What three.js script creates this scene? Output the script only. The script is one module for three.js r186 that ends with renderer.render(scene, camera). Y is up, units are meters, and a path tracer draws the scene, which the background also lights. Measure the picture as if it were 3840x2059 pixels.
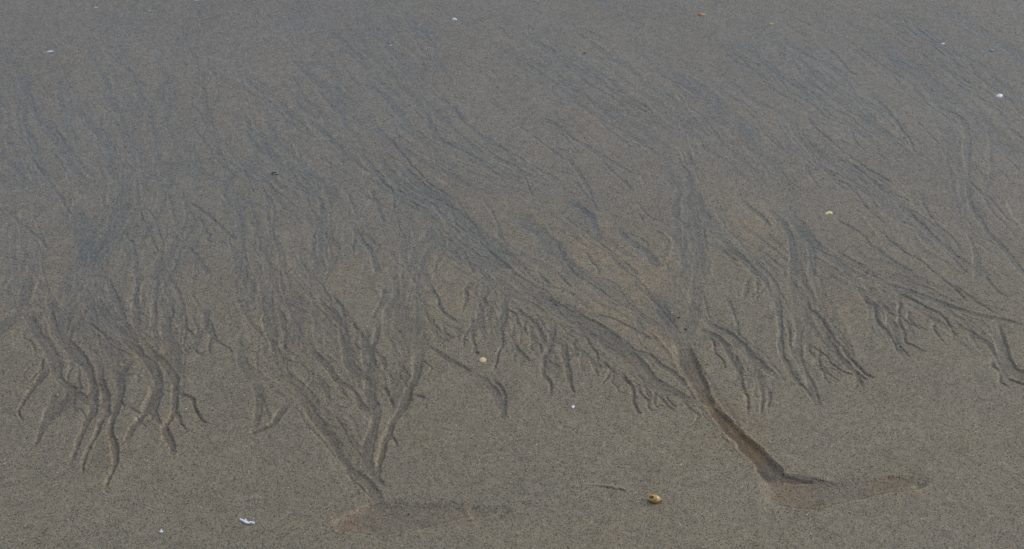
import * as THREE from 'three';
import { mergeGeometries, mergeVertices } from 'three/addons/utils/BufferGeometryUtils.js';

// ---------------------------------------------------------------- camera, sky, sun, exposure
const CAM_H = 1.5, PITCH = 36, FOV = 20;
const scene = new THREE.Scene();
const camera = new THREE.PerspectiveCamera(FOV, 1024 / 549, 0.05, 2000);
camera.position.set(0, CAM_H, 0);
camera.lookAt(0, CAM_H - Math.sin(PITCH * Math.PI / 180), -Math.cos(PITCH * Math.PI / 180));
camera.updateMatrixWorld(true);

const SUN = new THREE.Vector3(0.82, 0.58, -0.36).normalize();
{ // overcast sky, brighter overhead and round the veiled sun
  const W = 512, H = 256, data = new Float32Array(W * H * 4);
  for (let j = 0; j < H; j++) for (let i = 0; i < W; i++) {
    const el = ((j + 0.5) / H - 0.5) * Math.PI, az = ((i + 0.5) / W - 0.5) * 2 * Math.PI;
    const d = new THREE.Vector3(Math.cos(el) * Math.cos(az), Math.sin(el), Math.cos(el) * Math.sin(az));
    const up = Math.max(0, Math.sin(el)), ang = Math.acos(THREE.MathUtils.clamp(d.dot(SUN), -1, 1));
    let L = 0.46 + 0.16 * up + 0.75 * Math.exp(-Math.pow(ang / 0.7, 2));
    const warm = Math.exp(-Math.pow(ang / 0.75, 2));
    if (el < 0) L = 0.2;
    const k = (j * W + i) * 4;
    data[k] = L * (0.82 + 0.19 * warm); data[k + 1] = L * (0.98 + 0.02 * warm); data[k + 2] = L * (1.29 - 0.32 * warm); data[k + 3] = 1;
  }
  const sky = new THREE.DataTexture(data, W, H, THREE.RGBAFormat, THREE.FloatType);
  sky.mapping = THREE.EquirectangularReflectionMapping; sky.magFilter = THREE.LinearFilter; sky.needsUpdate = true;
  scene.background = sky; scene.environment = sky;
}
const sun = new THREE.DirectionalLight(new THREE.Color(1, 0.96, 0.9), 1.1);
sun.position.copy(SUN).multiplyScalar(10).add(new THREE.Vector3(0, 0, -2.2));
sun.target.position.set(0, 0, -2.2);
sun.castShadow = true; sun.shadow.radius = 22; sun.shadow.mapSize.set(2048, 2048);
Object.assign(sun.shadow.camera, { left: -2.5, right: 2.5, top: 2.5, bottom: -2.5, near: 0.1, far: 30 });
scene.add(sun, sun.target);

const renderer = new THREE.WebGLRenderer({ antialias: true });
renderer.setSize(1024, 549);
renderer.toneMapping = THREE.LinearToneMapping;
renderer.toneMappingExposure = 0.845;
renderer.shadowMap.enabled = true;

// ---------------------------------------------------------------- helpers
let seed = 7;
const rnd = () => { seed = (seed + 0x6d2b79f5) | 0; let t = Math.imul(seed ^ (seed >>> 15), 1 | seed); t = (t + Math.imul(t ^ (t >>> 7), 61 | t)) ^ t; return ((t ^ (t >>> 14)) >>> 0) / 4294967296; };
const rr = (a, b) => a + (b - a) * rnd();
const clamp = THREE.MathUtils.clamp, sstep = (a, b, x) => { const t = clamp((x - a) / (b - a), 0, 1); return t * t * (3 - 2 * t); };
const hash = (x, y) => { let h = Math.imul(x, 374761393) + Math.imul(y, 668265263) | 0; h = Math.imul(h ^ (h >>> 13), 1274126177); return ((h ^ (h >>> 16)) >>> 0) / 4294967296; };
function noise(x, y) { // smooth value noise, -1..1
  const xi = Math.floor(x), yi = Math.floor(y), fx = x - xi, fy = y - yi, u = fx * fx * (3 - 2 * fx), v = fy * fy * (3 - 2 * fy);
  const a = hash(xi, yi), b = hash(xi + 1, yi), c = hash(xi, yi + 1), d = hash(xi + 1, yi + 1);
  return 2 * (a + (b - a) * u + (c - a) * v + (a - b - c + d) * u * v) - 1;
}
const SX = 3840, SY = 2059, P = PITCH * Math.PI / 180, TV = Math.tan(FOV * Math.PI / 360), TH = TV * 1024 / 549;
function ground(px, py) { // where a sight line through a photograph pixel meets the sand
  const u = (px / SX * 2 - 1) * TH, v = (1 - py / SY * 2) * TV;
  const dy = -Math.sin(P) + v * Math.cos(P), dz = -Math.cos(P) - v * Math.sin(P), t = CAM_H / -dy;
  return { x: u * t, z: dz * t, s: t * 2 * TH / SX };   // s: metres per photograph pixel
}

// ---------------------------------------------------------------- the rills, traced as centre lines with width (tracing pixels) and depth (mm)
const K = 960 / 1287;
const TILE = { A: [0, 0], B: [960, 0], C: [1920, 0], D: [2880, 0], E: [0, 1030], F: [960, 1030], H: [1920, 1030], I: [2880, 1030] };
const strokes = [];
let T = 'A';
function toSrc(x, y) { return T === 'G' ? [x * SX / 2576, y * SX / 2576] : [TILE[T][0] + x * K, TILE[T][1] + y * K]; }
function add(kind, w0, w1, depth, tint, pts) {
  const k = T === 'G' ? SX / 2576 : K, v = [];
  for (let i = 0; i + 1 < pts.length; i += 2) { const [sx, sy] = toSrc(pts[i], pts[i + 1]); const g = ground(sx, sy); v.push(new THREE.Vector2(g.x, g.z)); v[v.length - 1].s = g.s; }
  strokes.push({ kind, pts: v, w0: w0 * k, w1: w1 * k, depth: depth / 1000, tint });
}
const wide = (w, d) => w > 10 ? (d > 2.4 && d < 6 ? w * 1.5 - 4 : w * 1.3 - 3) : w;
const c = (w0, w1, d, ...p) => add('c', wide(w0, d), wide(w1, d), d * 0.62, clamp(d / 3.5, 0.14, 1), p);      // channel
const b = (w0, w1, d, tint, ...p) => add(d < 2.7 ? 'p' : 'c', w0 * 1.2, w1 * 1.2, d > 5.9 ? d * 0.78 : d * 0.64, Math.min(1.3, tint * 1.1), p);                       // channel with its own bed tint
const r = (w0, w1, d, ...p) => add('r', w0, w1, d, 0, p);                                // ridge

T = 'A';
c(14, 10, 0.9, 490, 180, 520, 215, 545, 265, 560, 300);
c(12, 12, 0.6, 270, 330, 320, 370, 370, 395);
c(14, 10, 0.9, 390, 440, 395, 510, 420, 580, 445, 640);
c(16, 12, 0.8, 590, 540, 630, 570, 655, 605, 668, 640);
c(18, 16, 1.3, 255, 630, 300, 680, 330, 735, 380, 800, 430, 850, 470, 895);
c(16, 12, 1.1, 120, 640, 150, 685, 185, 735, 220, 765);
c(14, 14, 1.2, 240, 740, 280, 790, 310, 830, 340, 880, 350, 915);
c(14, 14, 1.6, 140, 760, 165, 800, 215, 870, 270, 945, 310, 990, 330, 1040, 360, 1100);
c(14, 12, 1.4, 550, 700, 575, 750, 600, 800, 612, 850);
c(20, 24, 1.0, 690, 760, 705, 820, 720, 900, 720, 1000);
c(12, 10, 1.1, 500, 960, 515, 1000, 513, 1030);
c(16, 16, 1.8, 20, 1040, 60, 1080, 100, 1120, 160, 1165, 210, 1215, 240, 1260);
c(12, 10, 1.3, 0, 1045, 30, 1085, 50, 1140);
c(18, 22, 1.6, 620, 1130, 640, 1180, 670, 1240, 685, 1380);
c(14, 12, 1.5, 700, 1030, 720, 1090, 745, 1160, 775, 1230, 790, 1250);
c(12, 12, 1.3, 735, 1040, 765, 1080, 790, 1120);
c(18, 14, 1.3, 850, 960, 865, 1040, 880, 1130);
c(14, 18, 1.8, 945, 1015, 990, 1040, 1060, 1095, 1120, 1150, 1190, 1210);
c(14, 10, 1.3, 930, 1000, 938, 1110);
c(16, 20, 1.8, 930, 1240, 980, 1280, 1020, 1340, 1050, 1381);
c(18, 22, 1.9, 560, 1220, 530, 1260, 505, 1310, 498, 1370);
b(70, 130, 1.6, 0.45, 330, 980, 390, 1130, 440, 1270, 430, 1400);
b(50, 90, 1.2, 0.35, 560, 900, 600, 1050, 560, 1180, 470, 1290);
c(28, 24, 0.8, 850, 370, 880, 440, 870, 520);
c(14, 10, 0.9, 1060, 620, 1090, 660, 1100, 710);
c(14, 12, 1.4, 1220, 840, 1245, 900, 1275, 970);
c(26, 22, 0.6, 95, 400, 110, 500, 90, 600, 120, 640);
c(24, 20, 0.7, 980, 20, 1000, 80, 1020, 140);
c(18, 14, 0.7, 830, 220, 870, 275);
c(24, 20, 1.0, 960, 700, 980, 780, 1005, 870);
c(20, 16, 0.8, 60, 820, 110, 900, 160, 960);

T = 'B';
c(18, 14, 0.9, 640, 60, 670, 110, 700, 165, 720, 200);
c(18, 20, 1.0, 780, 160, 820, 195, 870, 230, 910, 250);
c(26, 30, 1.0, 70, 380, 110, 415, 150, 450, 200, 515, 250, 565, 310, 600);
c(14, 14, 0.8, 1190, 120, 1240, 160, 1287, 205);
c(14, 12, 0.8, 1170, 340, 1200, 370, 1230, 410);
c(16, 16, 0.7, 580, 290, 620, 350, 665, 400);
c(30, 24, 1.3, 740, 430, 790, 490, 850, 570, 880, 640, 890, 690, 920, 710);
c(22, 14, 1.6, 900, 690, 950, 715, 1010, 745, 1100, 790, 1160, 840, 1230, 895);
c(12, 14, 2.2, 660, 680, 710, 740, 760, 800, 810, 850, 850, 900, 900, 935, 1000, 1010);
b(40, 84, 2.4, 0.5, 640, 720, 700, 800, 790, 900, 900, 980, 1000, 1075, 1100, 1170, 1200, 1260, 1300, 1350);
c(14, 14, 1.9, 560, 820, 600, 870, 650, 920, 680, 945, 690, 1000, 690, 1060);
c(14, 12, 1.4, 700, 970, 730, 1000, 755, 1015);
c(18, 20, 1.8, 570, 940, 600, 1000, 620, 1060, 645, 1115);
c(14, 12, 1.0, 490, 930, 530, 950, 560, 1000);
c(20, 24, 1.7, 140, 810, 180, 870, 220, 930, 260, 975, 320, 1005, 325, 1090, 320, 1180, 305, 1300, 305, 1381);
c(14, 12, 1.2, 190, 850, 260, 880, 300, 910, 310, 970);
c(14, 14, 1.2, 290, 780, 350, 810, 420, 855, 480, 890);
c(18, 16, 1.0, 520, 710, 540, 770, 570, 830);
c(22, 26, 2.0, 470, 1120, 510, 1180, 560, 1240, 590, 1300, 610, 1370);
c(26, 40, 1.8, 910, 1110, 860, 1180, 800, 1270, 780, 1381);
c(18, 22, 1.8, 985, 1180, 960, 1240, 910, 1310, 890, 1381);
c(16, 18, 1.8, 1000, 1210, 1050, 1290, 1100, 1370);
c(16, 12, 1.4, 1140, 1000, 1180, 1050, 1210, 1110, 1220, 1200);
c(12, 12, 1.4, 1000, 980, 1030, 1030, 1050, 1060);
c(14, 16, 2.6, 1110, 1190, 1170, 1260, 1240, 1320, 1287, 1360);
c(14, 14, 1.3, 100, 1190, 130, 1260, 150, 1350);
c(16, 14, 1.1, 70, 960, 110, 1010, 180, 1080, 230, 1130);
c(12, 14, 1.2, 1080, 700, 1140, 740, 1210, 790, 1287, 840);
c(16, 16, 1.1, 1150, 490, 1240, 550, 1287, 580);
c(18, 14, 1.0, 1150, 370, 1190, 420, 1240, 470);
c(14, 18, 1.4, 560, 1320, 530, 1381);
c(20, 20, 1.2, 20, 1230, 50, 1310, 110, 1381);

T = 'C';
c(28, 26, 0.9, 300, 140, 360, 190, 420, 240, 480, 285, 560, 340, 640, 390);
c(14, 14, 0.7, 0, 230, 60, 250, 140, 290, 200, 340);
c(20, 26, 1.4, 80, 560, 160, 600, 240, 640, 300, 690, 380, 740, 460, 790, 540, 835, 640, 890);
c(14, 14, 1.3, 420, 600, 500, 660, 560, 710, 590, 740);
c(26, 24, 1.1, 780, 570, 850, 600, 920, 640, 980, 680);
c(26, 22, 1.5, 900, 660, 905, 720, 930, 780);
c(24, 20, 1.1, 600, 450, 680, 500, 760, 560);
b(30, 44, 2.0, 0.5, 830, 800, 875, 870, 885, 930, 920, 990, 950, 1060, 1000, 1120, 1040, 1170);
b(36, 60, 1.9, 0.5, 885, 930, 900, 1000, 925, 1100, 930, 1200, 930, 1400);
c(20, 18, 1.1, 1150, 700, 1200, 760, 1260, 830, 1300, 900);
c(18, 24, 1.9, 1150, 1000, 1200, 1050, 1250, 1090, 1300, 1140);
c(22, 26, 2.4, 1040, 1230, 1110, 1270, 1180, 1320, 1240, 1381);
c(22, 18, 1.8, 280, 780, 310, 830, 350, 890, 380, 940, 410, 1000);
c(14, 14, 1.4, 300, 900, 350, 950, 400, 1010, 425, 1060);
c(14, 14, 1.5, 450, 800, 500, 860, 560, 910, 600, 960);
c(12, 12, 1.9, 0, 850, 50, 880, 80, 920, 100, 990);
b(24, 40, 2.1, 0.7, 230, 970, 290, 1010, 350, 1050, 400, 1090, 420, 1150, 435, 1215);
b(26, 40, 2.1, 0.65, 500, 1130, 560, 1180, 620, 1230, 690, 1280, 720, 1330);
c(10, 10, 2.0, 630, 1070, 670, 1120);
c(14, 14, 1.8, 580, 1170, 640, 1195, 690, 1240);
r(16, 14, 1.4, 700, 1140, 770, 1180, 800, 1220, 795, 1280, 760, 1320);
c(16, 14, 2.1, 360, 1260, 400, 1310, 430, 1340, 440, 1381);
c(16, 18, 1.8, 220, 1210, 260, 1300, 310, 1381);
b(60, 80, 2.2, 0.6, -20, 1050, 70, 1110, 140, 1170, 200, 1240, 260, 1310, 330, 1390);
c(14, 14, 1.5, 620, 1010, 680, 1080, 760, 1120);
c(22, 30, 1.2, 800, 1180, 850, 1260, 860, 1340);
c(14, 12, 1.2, 100, 560, 30, 620, 0, 640);
c(14, 14, 1.2, 0, 620, 90, 670, 180, 740, 260, 800);

T = 'D';
c(26, 20, 0.9, 450, 40, 540, 80, 620, 130, 690, 165);
b(70, 80, 0.9, 0.35, 870, 20, 960, 80, 1050, 140, 1150, 200, 1250, 260, 1320, 310);
c(12, 10, 0.8, 1020, 40, 1090, 90, 1160, 150);
c(14, 14, 1.5, 280, 230, 330, 270, 370, 310, 410, 360, 450, 380);
c(30, 22, 1.2, 130, 570, 125, 630, 150, 690, 200, 740, 260, 780, 330, 830);
c(12, 16, 1.7, 195, 530, 205, 600, 240, 650, 300, 700, 360, 755, 430, 800, 500, 850, 570, 890, 630, 920);
c(16, 22, 2.0, 380, 800, 440, 840, 500, 885, 550, 930, 600, 975);
c(14, 12, 1.7, 415, 640, 420, 690, 450, 735, 500, 770, 560, 775, 590, 800);
c(20, 14, 1.4, 480, 470, 560, 520, 610, 570, 660, 640, 710, 700, 740, 760, 800, 800);
c(12, 14, 1.2, 730, 590, 780, 640, 820, 690, 870, 730);
c(30, 28, 1.5, 800, 490, 870, 540, 940, 580, 985, 620, 1000, 700, 1000, 800, 1000, 900);
c(22, 24, 2.0, 1000, 900, 1010, 980, 1020, 1040, 1070, 1110, 1120, 1180, 1190, 1250, 1250, 1330, 1300, 1390);
c(14, 16, 1.5, 1000, 900, 1060, 960, 1120, 1000, 1180, 1070, 1220, 1110);
b(40, 60, 1.0, 0.35, 1080, 680, 1150, 710, 1220, 760, 1310, 810);
c(12, 12, 1.6, 250, 810, 280, 860, 320, 900, 380, 920, 440, 970, 490, 1050);
c(12, 14, 2.1, 330, 1090, 390, 1130, 460, 1170, 520, 1230, 590, 1280, 650, 1330);
b(40, 60, 2.2, 0.6, 60, 980, 120, 1090, 180, 1170, 250, 1240, 340, 1310, 440, 1390);
c(12, 14, 2.1, 480, 1210, 560, 1260, 640, 1310, 720, 1360);
c(12, 14, 2.2, 560, 1160, 630, 1220, 700, 1270, 780, 1320, 860, 1381);
c(26, 34, 2.0, -10, 1050, 60, 1110, 100, 1170, 125, 1230, 130, 1320, 125, 1390);
c(24, 30, 2.0, 200, 1200, 220, 1270, 215, 1381);
c(14, 16, 1.7, 760, 960, 800, 1060, 850, 1130, 930, 1200, 980, 1270);
c(12, 14, 2.0, 830, 1200, 880, 1250, 940, 1310, 1000, 1370);
c(22, 26, 1.7, 1000, 1150, 1030, 1230, 1050, 1310, 1050, 1390);
c(18, 16, 1.2, 100, 280, 140, 330, 160, 370);
c(16, 16, 1.3, 180, 820, 210, 880, 260, 950);
c(12, 12, 1.3, 640, 980, 700, 1005, 760, 1030);

T = 'E';
b(40, 50, 3.0, 0.6, 130, -20, 130, 80, 120, 160);
b(34, 44, 3.2, 0.6, 110, 160, 150, 230, 190, 300, 240, 370, 270, 430, 285, 500);
b(40, 60, 3.2, 0.6, 110, 185, 50, 230, -20, 300);
r(12, 12, 1.6, 185, 165, 215, 210, 240, 270, 258, 330);
b(60, 24, 4.0, 0.7, 265, 270, 320, 340, 370, 390, 430, 460, 460, 520, 470, 600, 465, 680, 420, 790, 380, 880, 352, 948);
b(50, 34, 3.4, 0.6, 290, 380, 292, 470, 305, 540, 340, 565, 390, 595, 440, 650);
c(40, 8, 3.6, 262, 455, 210, 520, 150, 590, 110, 650, 95, 690, 110, 745);
b(90, 10, 3.0, 0.7, 310, 560, 300, 610, 265, 690, 230, 750, 200, 810, 172, 872);
b(50, 60, 2.6, 0.7, 320, 560, 360, 600, 320, 650, 280, 680);
b(60, 18, 4.2, 0.75, 500, 150, 560, 230, 620, 290, 680, 370, 730, 420, 780, 490, 792, 560, 760, 650, 700, 730, 650, 790, 638, 832);
b(30, 26, 4.6, 0.75, 680, 340, 740, 370, 800, 420, 850, 480, 880, 540, 882, 620, 872, 700, 825, 765, 840, 810, 870, 850, 872, 905);
b(40, 50, 3.0, 0.55, 840, 180, 830, 250, 850, 330, 870, 420, 882, 500);
b(50, 30, 2.6, 0.5, 1010, 200, 1000, 300, 970, 360, 900, 410);
c(36, 8, 2.8, 1040, 150, 1035, 230, 1055, 290, 1088, 332);
c(18, 8, 2.4, 975, 372, 1012, 406);
c(26, 8, 4.2, 890, 560, 920, 602, 970, 622, 990, 690, 1020, 735, 1058, 752);
c(18, 6, 3.2, 882, 680, 902, 720, 932, 778);
b(44, 8, 4.2, 0.7, 500, 390, 505, 500, 530, 620, 535, 700, 505, 750, 485, 810, 445, 880, 422, 950, 416, 1003);
b(50, 8, 4.8, 0.75, 560, 440, 600, 520, 600, 620, 575, 700, 560, 800, 585, 880, 575, 960, 550, 1030, 530, 1080);
c(24, 30, 3.2, 690, 430, 630, 470, 602, 550);
c(28, 16, 3.4, 780, 500, 800, 600, 780, 680, 800, 745);
b(80, 130, 2.0, 0.65, 440, 40, 470, 150, 510, 220, 560, 300, 560, 430);
c(32, 20, 2.4, 410, 205, 370, 270, 335, 335);
c(24, 30, 2.4, 700, -10, 690, 60, 685, 150, 690, 240, 680, 320);
c(22, 28, 2.4, 790, -10, 780, 100, 770, 200, 785, 300, 830, 370);
c(20, 24, 2.6, 520, -10, 560, 80, 600, 170, 640, 250, 690, 320);
c(8, 6, 2.2, 700, 720, 735, 772);
c(18, 14, 1.8, 860, 30, 910, 130, 920, 220);
c(40, 50, 1.8, 1190, 320, 1205, 390, 1230, 460, 1290, 515);
c(14, 6, 3.0, 372, 900, 342, 965);
c(10, 6, 2.6, 470, 900, 455, 950);
c(18, 14, 2.8, 430, 235, 470, 265, 520, 300, 550, 350);
c(14, 12, 2.6, 520, 500, 515, 580, 545, 660, 525, 700);
r(14, 10, 1.6, 690, 520, 745, 560, 730, 630, 700, 680);
b(36, 24, 3.0, 0.6, 240, 100, 255, 180, 275, 270, 300, 330);
b(70, 80, 1.8, 0.6, 330, -10, 370, 80, 330, 200, 300, 300);

T = 'F';
b(44, 40, 2.8, 0.6, 60, -20, 58, 120, 60, 220, 80, 300, 100, 390, 125, 470);
b(40, 70, 2.0, 0.5, 130, 30, 180, 110, 215, 160, 200, 240, 195, 340);
c(24, 18, 2.6, 100, 165, 130, 230, 145, 300, 140, 382);
c(16, 14, 2.4, 105, 395, 160, 425, 235, 447);
b(36, 44, 3.6, 0.65, 230, 70, 330, 150, 400, 220, 440, 290, 450, 370, 470, 450, 520, 500, 570, 535, 572, 600, 600, 680, 595, 780, 558, 870, 570, 960, 600, 1035);
c(16, 14, 2.4, 385, 105, 430, 170, 445, 260, 462, 345);
c(20, 26, 3.0, 250, 340, 310, 410, 370, 480, 420, 540, 480, 580, 520, 640, 565, 695);
c(14, 12, 2.6, 308, 490, 330, 560, 372, 632);
c(20, 12, 2.4, 400, 540, 440, 600, 455, 618);
b(42, 44, 4.2, 0.65, 140, 550, 240, 640, 310, 740, 380, 820, 430, 915, 500, 1000, 560, 1060, 615, 1130);
c(12, 14, 3.2, 380, 690, 440, 780, 500, 870, 560, 960, 640, 1070);
c(16, 18, 3.6, 445, 955, 490, 1025, 540, 1082, 580, 1115);
r(12, 10, 2.6, 470, 985, 510, 1040, 555, 1090);
c(28, 20, 4.2, 172, 615, 140, 680, 90, 740, 60, 770, 10, 790, -20, 800);
c(30, 26, 2.4, -10, 520, 20, 620, 10, 700, -10, 770);
c(16, 12, 2.0, 20, 540, 45, 640, 70, 720);
c(14, 18, 2.4, 650, 50, 622, 150, 585, 225);
b(100, 130, 1.6, 0.5, 700, -10, 700, 110, 720, 220, 770, 310, 800, 360);
c(26, 28, 3.2, 622, 240, 605, 320, 580, 390, 582, 460, 560, 505);
c(22, 18, 2.4, 560, 270, 555, 340, 540, 400, 562, 475);
c(18, 18, 2.8, 860, 40, 910, 120, 940, 190, 1015, 240);
b(42, 32, 4.6, 0.65, 820, 350, 815, 430, 805, 510, 770, 570, 750, 620, 725, 690, 690, 740, 672, 800, 640, 860, 620, 950, 605, 1025);
b(120, 90, 2.6, 0.65, 740, 420, 730, 520, 730, 620, 700, 700);
c(26, 22, 3.2, 605, 540, 660, 590, 688, 665);
c(14, 6, 3.2, 785, 598, 852, 626);
c(22, 7, 3.2, 685, 805, 712, 872);
c(18, 16, 3.0, 850, 350, 930, 400, 1010, 450, 1080, 490);
b(24, 40, 3.0, 0.6, 1080, 495, 1150, 540, 1200, 600, 1235, 680, 1240, 720);
c(16, 10, 3.4, 1180, 520, 1230, 570, 1255, 640, 1250, 700);
b(40, 14, 3.0, 0.55, 1160, 30, 1130, 150, 1115, 240, 1090, 300, 1098, 370, 1120, 405);
c(14, 12, 2.4, 1090, 220, 1080, 270, 1030, 322);
c(18, 12, 2.6, 1130, 250, 1160, 312);
c(26, 10, 3.6, 1265, 50, 1250, 180, 1235, 280, 1240, 340, 1215, 400, 1198, 485);
c(20, 14, 2.2, 940, 240, 950, 290, 985, 322);
c(18, 14, 2.0, 700, 260, 730, 300, 735, 330);
c(16, 14, 2.2, 660, 470, 680, 540, 640, 560);
c(20, 18, 1.6, 30, 20, 20, 120, 10, 240);
c(24, 30, 1.5, 860, 240, 900, 300, 960, 340);

T = 'H';
b(90, 44, 3.4, 0.62, -20, 30, 60, 75, 140, 125, 220, 175, 300, 225, 380, 260, 460, 310, 540, 370, 620, 440, 670, 500, 720, 550, 830, 600, 930, 650);
c(10, 14, 3.0, 40, 50, 150, 98, 240, 148, 310, 188, 390, 228, 470, 270, 550, 335, 630, 410, 675, 480, 710, 530, 770, 568, 850, 600, 920, 632);
c(18, 18, 3.2, -10, 130, 50, 190, 100, 230, 140, 290, 152, 345);
b(32, 9, 4.2, 0.65, 190, 225, 205, 280, 190, 350, 160, 430, 158, 500, 190, 550, 195, 600);
b(40, 8, 4.2, 0.65, 235, 310, 265, 400, 280, 480, 290, 540, 322, 600);
c(14, 10, 3.0, 305, 330, 322, 385, 288, 412);
c(24, 10, 3.2, -10, 330, 40, 390, 92, 435);
c(12, 6, 2.6, 10, 390, 20, 445);
c(12, 6, 2.6, 50, 400, 62, 440);
c(20, 14, 3.6, 310, 270, 370, 310, 400, 360, 430, 410, 442, 475);
c(20, 26, 3.4, 400, 280, 470, 330, 540, 385, 600, 450, 640, 510);
c(26, 7, 3.6, 512, 462, 482, 500, 453, 555);
c(26, 8, 4.2, 520, 470, 570, 530, 605, 580, 612, 640, 645, 700);
c(20, 20, 3.4, 620, 570, 660, 560, 705, 540);
c(16, 8, 3.2, 722, 580, 712, 645);
c(14, 8, 3.2, 768, 595, 792, 640, 818, 665);
c(12, 8, 2.8, 840, 610, 870, 650);
c(14, 16, 2.2, 300, -10, 380, 40, 450, 80, 500, 130);
c(20, 16, 2.4, 130, -10, 180, 50);
c(12, 12, 2.2, 230, 0, 300, 60);
c(12, 14, 2.4, 390, 195, 480, 212, 560, 245, 640, 290, 700, 330);
c(18, 20, 3.0, 540, 310, 600, 370, 690, 400, 740, 450, 820, 500, 890, 570);
b(50, 60, 2.4, 0.5, 930, -20, 925, 100, 910, 200, 885, 300);
b(56, 60, 2.0, 0.6, 720, 100, 760, 180, 810, 270, 850, 370);
b(56, 68, 6.0, 0.95, 850, 340, 885, 430, 935, 540, 990, 640);
b(70, 88, 7, 1.2, 960, 590, 1010, 665, 1070, 740, 1140, 815, 1210, 880, 1270, 945, 1310, 1000);
b(76, 14, 5.95, 1.0, 1285, 965, 1345, 1003, 1430, 1020, 1530, 1028);
c(14, 12, 2.4, 955, 85, 978, 150, 1002, 215);
b(34, 44, 3.6, 0.6, 950, 205, 1010, 250, 1080, 290, 1150, 345, 1210, 410, 1300, 490);
b(30, 9, 3.8, 0.6, 915, 265, 1000, 290, 1060, 330, 1100, 400, 1140, 480, 1165, 560, 1185, 640, 1180, 700);
r(12, 12, 1.8, 1060, 310, 1110, 355, 1150, 430, 1180, 490);
c(14, 14, 2.2, 1080, 110, 1120, 200, 1140, 300);
c(20, 16, 2.2, 1195, 0, 1165, 100);
c(20, 14, 2.2, 1235, -10, 1232, 85);
c(22, 8, 3.2, 1200, 460, 1250, 540, 1260, 620, 1250, 690);
r(14, 14, 2.0, 700, 290, 760, 350, 800, 410, 835, 470);
r(10, 10, 1.6, 860, 500, 890, 560, 930, 620);

T = 'I';
b(30, 12, 3.6, 0.6, 20, 20, 50, 130, 65, 240, 65, 370, 100, 450, 150, 530, 200, 570, 250, 655);
b(60, 20, 3.0, 0.6, 140, 90, 165, 190, 160, 300, 150, 400, 190, 490, 240, 590, 262, 655);
c(20, 16, 2.4, 100, -10, 140, 60, 160, 110);
c(16, 12, 5.0, 160, 95, 230, 170, 290, 240, 340, 310, 400, 390, 440, 440, 500, 495, 538, 507);
b(60, 12, 3.8, 0.6, 190, 170, 260, 275, 330, 365, 395, 440, 450, 495, 472, 555);
c(14, 14, 3.0, 205, 335, 280, 390, 350, 455, 435, 495);
c(24, 12, 3.8, 450, 50, 500, 120, 540, 150, 545, 210, 590, 260, 630, 330, 655, 385);
b(60, 12, 2.6, 0.55, 590, 70, 615, 180, 640, 290, 670, 400);
c(18, 6, 3.8, 640, 75, 668, 140, 655, 190, 680, 270, 690, 330, 730, 350, 795, 382);
c(12, 6, 3.0, 672, 360, 710, 405);
c(20, 10, 4.2, 620, 78, 700, 110, 780, 150, 850, 182, 900, 222, 945, 300);
c(30, 28, 3.2, 540, 20, 600, 50, 700, 80, 800, 112, 900, 142, 1000, 180, 1080, 202, 1150, 215, 1300, 252);
c(12, 12, 2.4, 920, 45, 1000, 90, 1080, 150, 1150, 190);
c(20, 22, 3.4, 905, 220, 980, 260, 1050, 300, 1120, 355, 1170, 430, 1190, 500);
b(60, 60, 4.6, 0.6, 1120, 215, 1165, 320, 1195, 410, 1225, 470, 1300, 510);
c(16, 12, 5.0, 1150, 225, 1190, 330, 1220, 420, 1255, 462, 1300, 485);
c(14, 14, 3.6, 1190, 515, 1240, 528, 1300, 545);
c(16, 14, 1.9, 1080, -10, 1130, 60, 1200, 110);
c(22, 12, 3.0, 0, 560, 12, 610, 0, 665);
c(14, 14, 2.6, 850, 0, 930, 60, 1010, 130);
c(12, 12, 2.2, 170, 470, 210, 560, 225, 620);
c(14, 12, 2.6, 1060, 215, 1110, 270, 1060, 290);

// scooped hollows where two channels end (polygons in whole-frame tracing pixels)
T = 'G';
const hollow = (depth, edge, tint, ...p) => { const v = []; for (let i = 0; i + 1 < p.length; i += 2) { const [x, y] = toSrc(p[i], p[i + 1]), g = ground(x, y); v.push(new THREE.Vector2(g.x, g.z)); } return { depth: depth / 1000, edge, tint, v }; };
const hollows = [
  hollow(5.5, 0.021, 0.4, 1912, 1180, 1945, 1188, 1990, 1192, 2085, 1197, 2150, 1192, 2210, 1181, 2295, 1181, 2340, 1198, 2330, 1218, 2210, 1242, 2115, 1260, 2060, 1278, 1990, 1275, 1930, 1256, 1912, 1218),
  hollow(5, 0.017, 0.35, 925, 1248, 975, 1254, 1090, 1257, 1190, 1260, 1268, 1268, 1290, 1288, 1262, 1306, 1170, 1312, 1100, 1322, 1020, 1342, 930, 1350, 860, 1340, 828, 1326, 845, 1308, 895, 1282),
];
r(18, 14, 1.4, 822, 1328, 850, 1308, 890, 1288, 930, 1268);
r(16, 14, 2.2, 2190, 1200, 2240, 1190, 2290, 1188);
r(12, 10, 2.4, 2270, 1222, 2300, 1216);
r(16, 14, 1.6, 1170, 1270, 1180, 1300);
r(14, 12, 1.4, 1220, 1296, 1270, 1284);
r(9, 9, 1.1, 1925, 1258, 1990, 1277, 2060, 1281, 2115, 1264, 2200, 1244, 2300, 1230, 2345, 1212);
b(11, 11, 2.75, 0.4, 1930, 1250, 1990, 1270, 2060, 1274, 2110, 1258, 2200, 1238, 2300, 1222, 2338, 1204);  // near lip line: sky reflection on the slope painted in as tint
r(9, 8, 1.0, 850, 1336, 930, 1352, 1020, 1346, 1100, 1324, 1160, 1304);
b(11, 10, 2.75, 0.35, 845, 1328, 930, 1345, 1020, 1339, 1095, 1318, 1150, 1300);  // near lip again, its sky reflection put into the tint
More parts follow.
